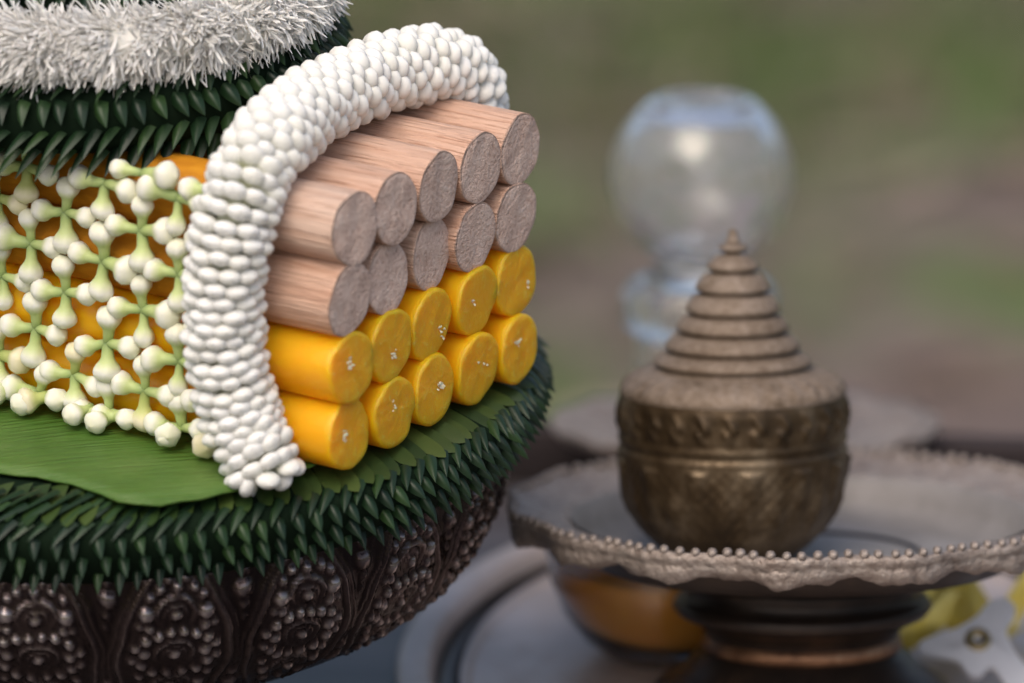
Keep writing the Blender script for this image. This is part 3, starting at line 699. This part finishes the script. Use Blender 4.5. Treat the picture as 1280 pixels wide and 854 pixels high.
PH = TL(152.5, 20, TZ + 1.7) @ Matrix.Rotation(R(-6.2), 4, 'X') @ Matrix.Rotation(R(-.3), 4, 'Y')
def phan():
    root = tag(link('footed_dish', None, M=PH), 'tarnished silver footed dish with a beaded scalloped rim, holding the bronze urn', 'dish')
    H = 45.6          # height of beaded rim
    def lob(t, amp): return amp * math.cos(15 * t)
    n = 480; th = np.linspace(0, 2 * PI, n, endpoint=False)
    V, F = lathe([(0, H - 11.5), (40, H - 11.5), (45, H - 10.5), (47.4, H - 7.5), (48.8, H - 3.2), (49.8, H - 2.6)], 128); mesh('well', V, F, MT['dish'], root)
    V, F = lathe([(0, H - 13), (38, H - 13), (46, H - 11.5), (49.5, H - 6)], 96); mesh('underside', V, F, MT['stem'], root)
    prof = [(49.8, -3.3, 0), (51.5, -2.2, .0), (53.5, -2.6, .2), (56, -2.0, .4), (59, -1.1, .8), (61.5, -.2, 1), (62.8, .2, 1), (63.4, -.6, 1), (63.2, -1.8, 1), (62.7, -2.3, 1), (63.0, -3.0, 1), (62.6, -4.6, 1.1), (61.6, -5.6, 1.4), (60.4, -5.6, 1.3), (56, -5.6, .5), (49, -5.6, 0)]
    V = []
    for t in th:
        for (r, z, k) in prof:
            e = .55 * math.sin(36 * t) * math.sin(r * 1.1) * (1 if 52 < r < 62 else .3)
            e += (.3 * math.sin(75 * t + r * 2) * math.sin(30 * t)) if r > 60 else 0
            V.append(((r + lob(t, .9) * k) * math.cos(t), (r + lob(t, .9) * k) * math.sin(t), H + z + e + (lob(t, -.7) if z < -3.8 and r > 55 else 0)))
    mesh('scalloped_rim', V, grid_faces(n, len(prof), cu=True), MT['silver'], root)
    bv, bf = lathe([(0.02, -1.1), (.6, -.9), (.98, -.3), (1.02, .3), (.7, .8), (.02, 1.0)], 10); bd = mesh_data('bead', bv, bf, MT['silver'])
    for k in range(124):
        t = 2 * PI * (k + rng.normal(0, .06)) / 124; r = 62.6 + lob(t, .9); link('bead', bd, root, TL(r * math.cos(t), r * math.sin(t), H + .6 + rng.normal(0, .08)) @ Matrix.Scale(rng.uniform(.88, 1.1), 4))
    V, F = lathe([(26, H - 10.8), (23.5, H - 12.5), (22.5, H - 14), (24.5, H - 15.5), (25.5, H - 17), (24, H - 18.5), (26.8, H - 20.5), (28, H - 22), (26.8, H - 23.6), (23, H - 25.2), (21.2, H - 27), (20.6, H - 28.6)], 96); mesh('stem', V, F, MT['stem'], root)
    V, F = lathe([(20.6, H - 28.4), (21.4, H - 29.2), (21.6, H - 30.6), (20.9, H - 31.6)], 96); mesh('copper_band', V, F, MT['copper'], root)
    V, F = lathe([(20.8, H - 31.4), (23.5, H - 33), (25, H - 35), (28.5, H - 37.5), (31.5, H - 39.5), (32.5, H - 41.5), (32.5, -3.6), (0, -3.6)], 96); mesh('foot', V, F, MT['stem'], root)
    # urn standing on the well
    UR = tag(link('lidded_urn', None, M=PH @ TL(-15.0, -1, H - 11.6) @ Matrix.Diagonal((1, 1, 1.04, 1))), 'aged bronze urn with a stepped conical lid standing in the footed dish', 'urn')
    K = 1 / 5.78
    prof = resample([(0, 0), (62, 0), (78, 5), (98, 20), (116, 38), (128, 58), (136, 80), (140.5, 105), (142, 128), (142.5, 135), (139.5, 138), (139.5, 142), (142, 145), (142, 150), (140.5, 153), (141.5, 160), (142, 175), (141.5, 190), (139, 200)], 110) * K
    nn = 300; th = np.linspace(0, 2 * PI, nn, endpoint=False); V = []
    for t in th:
        for r, z in prof:
            zz = z / K; d = 0
            if 30 < zz < 126: d = .95 * max(0, math.cos(13 * t) - (126 - zz) / 60 + .2 * math.sin(26 * t + zz)) + .8 * max(0, math.cos(13 * t + PI) - abs(zz - 70) / 40) + .12 * math.sin(52 * t) * math.sin(zz * .35)
            elif 154 < zz < 196: d = .6 * max(-.3, math.sin(26 * t + .6 * math.sin(zz * .2)) + .4 * math.sin(52 * t + zz * .3)) * math.sin((zz - 154) / 42 * PI)
            V.append(((r + d) * math.cos(t), (r + d) * math.sin(t), z))
    mesh('body', V, grid_faces(nn, len(prof), cu=True), MT['bronze'], UR)
    rings = [(98, 236), (84, 255), (70, 277), (58.5, 299), (46.5, 324), (33, 349), (17.5, 371)]
    pr = [(139.5, 199.5), (140.5, 203), (139, 208), (133, 215), (122, 222), (108, 227), (97, 229)]
    for i, (r, z) in enumerate(rings):
        nr_ = rings[i + 1][0] if i + 1 < len(rings) else 8
        gap = (rings[i + 1][1] - z if i + 1 < len(rings) else 14)
        pr += [(r - 8, z - 5.5), (r - 6.5, z - 2), (r - .8, z - .6), (r, z + 1.5), (r - 1.2, z + 4.5), (nr_ + 3.2, z + gap - 8), (nr_ - 6.5, z + gap - 6.5)]
    lid, F = lathe(np.array(pr) * K, 120); 
    rr = np.hypot(lid[:, 0], lid[:, 1]); ang = np.arctan2(lid[:, 1], lid[:, 0]); msk = (lid[:, 2] < 226 * K) & (lid[:, 2] > 202 * K)
    lid[:, 2] += np.where(msk, .35 * np.sin(30 * ang), 0)
    ld = mesh('lid', lid, F, MT['dusty_bronze'], UR)
    V, F = lathe(np.array([(6, 376), (9, 379), (9.6, 381.5), (6.5, 384), (5.5, 387), (6.2, 390), (4, 394), (0.1, 396)]) * K, 40); mesh('finial', V, F, MT['dusty_bronze'], ld)
phan()

def drink():
    root = tag(link('glass_bowl', None, M=TL(124.5, 60, TZ + 1.5)), 'small clear glass bowl half hidden behind the footed dish, holding orange drink', 'bowl')
    o = [(0, 0), (11, 0), (14, .8), (19, 5), (23.5, 11), (26, 18), (27.2, 25), (27.6, 31.5)]; i = [(26.8, 31.8), (26.4, 25), (25.2, 18), (22.7, 11.6), (18, 5.9), (11, 3.0), (0, 2.8)]
    V, F = lathe(o + [(27.5, 32.2), (27.0, 32.3)] + i, 96); mesh('glass', V, F, MT['glass'], root)
    V, F = lathe([(0, 2.9), (10.9, 3.1), (17.9, 6.0), (22.6, 11.7), (25.1, 18), (25.8, 22.5), (25.4, 22.9), (0, 22.8)], 72); d = mesh('orange_drink', V, F, MT['drink'], root)
drink()

def foil():
    def strip(P, wd, nvec, name, parent):
        P = np.asarray(P, float); V = []
        n = len(P)
        for i, p in enumerate(P):
            w_ = nrm(np.asarray(nvec[i])) * wd / 2
            for s in (-1, -.33, .33, 1): V.append(p + w_ * s + [0, rng.normal(0, .25), rng.normal(0, .25)])
        F = grid_faces(n, 4); V = np.array(V)
        t = nrm(np.cross(P[1] - P[0], nvec[0])) * .25
        V2 = V + t; m = len(V)
        F = F + [tuple(k + m for k in f[::-1]) for f in F]
        edge = [(k * 4, (k + 1) * 4) for k in range(n - 1)] + [((k + 1) * 4 + 3, k * 4 + 3) for k in range(n - 1)]
        F += [(a, b, b + m, a + m) for a, b in edge]
        mesh(name, np.vstack([V, V2]), F, MT['gold'], parent, smooth=False)
    a = tag(link('gold_foil_bow', None, M=TL(197.5, 70, TZ + 1.6) @ Matrix.Scale(1.3, 4)), 'folded shiny gold foil ribbon behind the white bracket', 'ribbon')
    strip([(-10, 4, 13), (-4, -1, 4.5), (0, -3, .3), (4, -1.5, 1.5)], 9, [(.75, -.1, .55)] * 4, 'fold', a)
    strip([(0, -2, .6), (3, -.5, 5), (8.5, 1.5, 13), (10.5, 2.5, 16)], 4.5, [(.9, .2, -.4)] * 4, 'fold', a)
    strip([(-11, 5, 13.2), (-7, 8, 9), (-2, 9, .3)], 8, [(.8, .3, .3)] * 3, 'fold', a)
    b = tag(link('gold_foil_scrap', None, M=TL(180.5, 60, TZ + 1.6) @ Matrix.Scale(1.15, 4)), 'small crumpled gold foil scrap beside the dark foot of the dish', 'ribbon')
    strip([(-7, 0, .3), (-3.5, -1.5, 3.5), (1.5, -1, 7), (4.5, 1, 13), (5.5, 2.5, 10)], 7, [(.6, .3, -.5), (.6, .2, -.5), (.7, -.2, -.4), (.9, 0, .1), (.9, .2, .2)], 'fold', b)
    strip([(-6, 4, .3), (-4, 3, 10), (-3, 2.5, 16), (-1, 4, 14)], 6, [(.9, .1, .2)] * 4, 'fold', b)
foil()

def bracket():
    # flat white three-armed piece leaning back on the foil, local x right / y up the face
    out = np.array([(-12.5, -3.5), (-12.8, -.8), (-9, 1.2), (-4, 3.2), (0, 6), (2.5, 9.2), (6, 10.6), (8.2, 9), (8.4, 6.2), (6.4, 2.6), (7.5, -2.2), (12, -9), (15.5, -14.5), (11, -17.5), (5.6, -11), (2.6, -6.6), (0, -9), (-2.4, -8.6), (-4.4, -5.4), (-8, -4.2)], float)
    P, _ = smoothpath(np.c_[np.vstack([out, out[:1]]), np.zeros(21)], 81); P = P[:-1, :2]; n = len(P)
    hole = np.array([2.6 * np.cos(np.linspace(0, 2 * PI, n, endpoint=False)), 2.6 * np.sin(np.linspace(0, 2 * PI, n, endpoint=False))]).T
    a0 = np.arctan2(P[0, 1], P[0, 0]); aa = np.linspace(a0, a0 + 2 * PI, n, endpoint=False); hole = 2.4 * np.stack([np.cos(aa), np.sin(aa)], 1)
    if np.cross(P[1] - P[0], P[2] - P[1]) is None: pass
    V = []
    for z in (0, 1.6):
        V += [(x, y, z) for x, y in P] + [(x, y, z) for x, y in hole]
    F = []
    for i in range(n):
        j = (i + 1) % n
        F += [(i, j, n + j, n + i), (2 * n + j, 2 * n + i, 3 * n + i, 3 * n + j), (j, i, 2 * n + i, 2 * n + j), (n + i, n + j, 3 * n + j, 3 * n + i)]
    M = TL(191.3, 35.1, TZ + 12.2) @ Matrix.Rotation(R(42), 4, 'X')
    o = tag(link('white_bracket', None, M=M), 'flat white plastic bracket with a brass eyelet leaning beside gold foil', 'bracket')
    mesh('plate', V, F, MT['plastic'], o, smooth=False)
    V, F = lathe([(1.1, -.3), (2.2, -.4), (2.9, -.1), (2.9, 1.75), (2.2, 2.3), (1.2, 2.0), (.9, .8), (0.02, .6)], 32); mesh('eyelet', V, F, MT['brass'], o)
bracket()

# ------------------------------------------------------------------ rear footed tray with the stoppered bottle
def rear():
    root = tag(link('silver_stand', None, M=TL(146, 172, TZ) @ Matrix.Rotation(R(-6), 4, 'X')), 'pale silver footed stand behind the bronze urn, carrying the glass bottle', 'stand')
    H = 21.0
    V, F = lathe([(0, H - 3), (34, H - 3), (38, H - 1.5), (44, H + 1.5), (46.6, H + 2.6), (47, H + 1.6), (45, H - .5), (38, H - 4.0), (20, H - 5.5), (8, H - 8)], 120)
    ang = np.arctan2(V[:, 1], V[:, 0]); rr = np.hypot(V[:, 0], V[:, 1]); V[:, 2] += np.where(rr > 40, .5 * np.sin(16 * ang), 0)
    mesh('tray', V, F, MT['silver'], root)
    V, F = lathe([(8, H - 7.8), (7, H - 11), (9, H - 13), (7.5, H - 15), (14, H - 19), (20, H - 21), (20.5, -.1), (0, -.1)], 64); mesh('foot', V, F, MT['stem'], root)
    b = tag(link('glass_bottle', None, M=TL(135.0, 174, TZ + H - 3)), 'clear glass bottle with a big round globe stopper behind the bronze urn', 'bottle')
    V, F = lathe([(0, 0), (14, 0), (15.6, 1.5), (16, 6), (16, 20), (15.4, 26), (15.6, 28), (18.2, 29.5), (18.8, 32), (18.8, 36), (18, 38.6), (16, 40), (12.6, 40), (11.8, 38), (11.8, 28), (12.6, 22), (13, 8), (12, 4.5), (0, 4)], 96); mesh('body', V, F, MT['pressed_glass'], b)
    V, F = lathe([(0, 4.1), (11.9, 4.6), (12.9, 8.1), (12.5, 22), (11.7, 27.5), (0, 27)], 64); mesh('powder', V, F, MT['powder'], b)
    rs = 22.4; cz = 65.5; t0 = math.asin(18.4 / rs); t1 = -math.acos(10.2 / rs)
    o = [(0, 38), (9, 38), (10.6, 41), (11, 43), (10, 44)] + [(rs * math.cos(t), cz + rs * math.sin(t)) for t in np.linspace(t1, t0 - .06, 26)] + [(11.9, cz + 18.9), (10.8, cz + 19.2), (9, cz + 18.4), (5, cz + 17.6), (0, cz + 17.3)]
    V, F = lathe(o, 96)
    ri = 18.8
    inn = [(ri * math.cos(t), cz + ri * math.sin(t)) for t in np.linspace(-PI / 2 + .01, math.asin(14.5 / ri), 26)] + [(0.02, cz + 14.5)]
    V2, F2 = lathe(inn, 96); n = len(V)
    F2 = [tuple(i + n for i in f[::-1]) for f in F2]
    mesh('stopper', np.vstack([V, V2]), F + F2, MT['pressed_glass'], b)
rear()
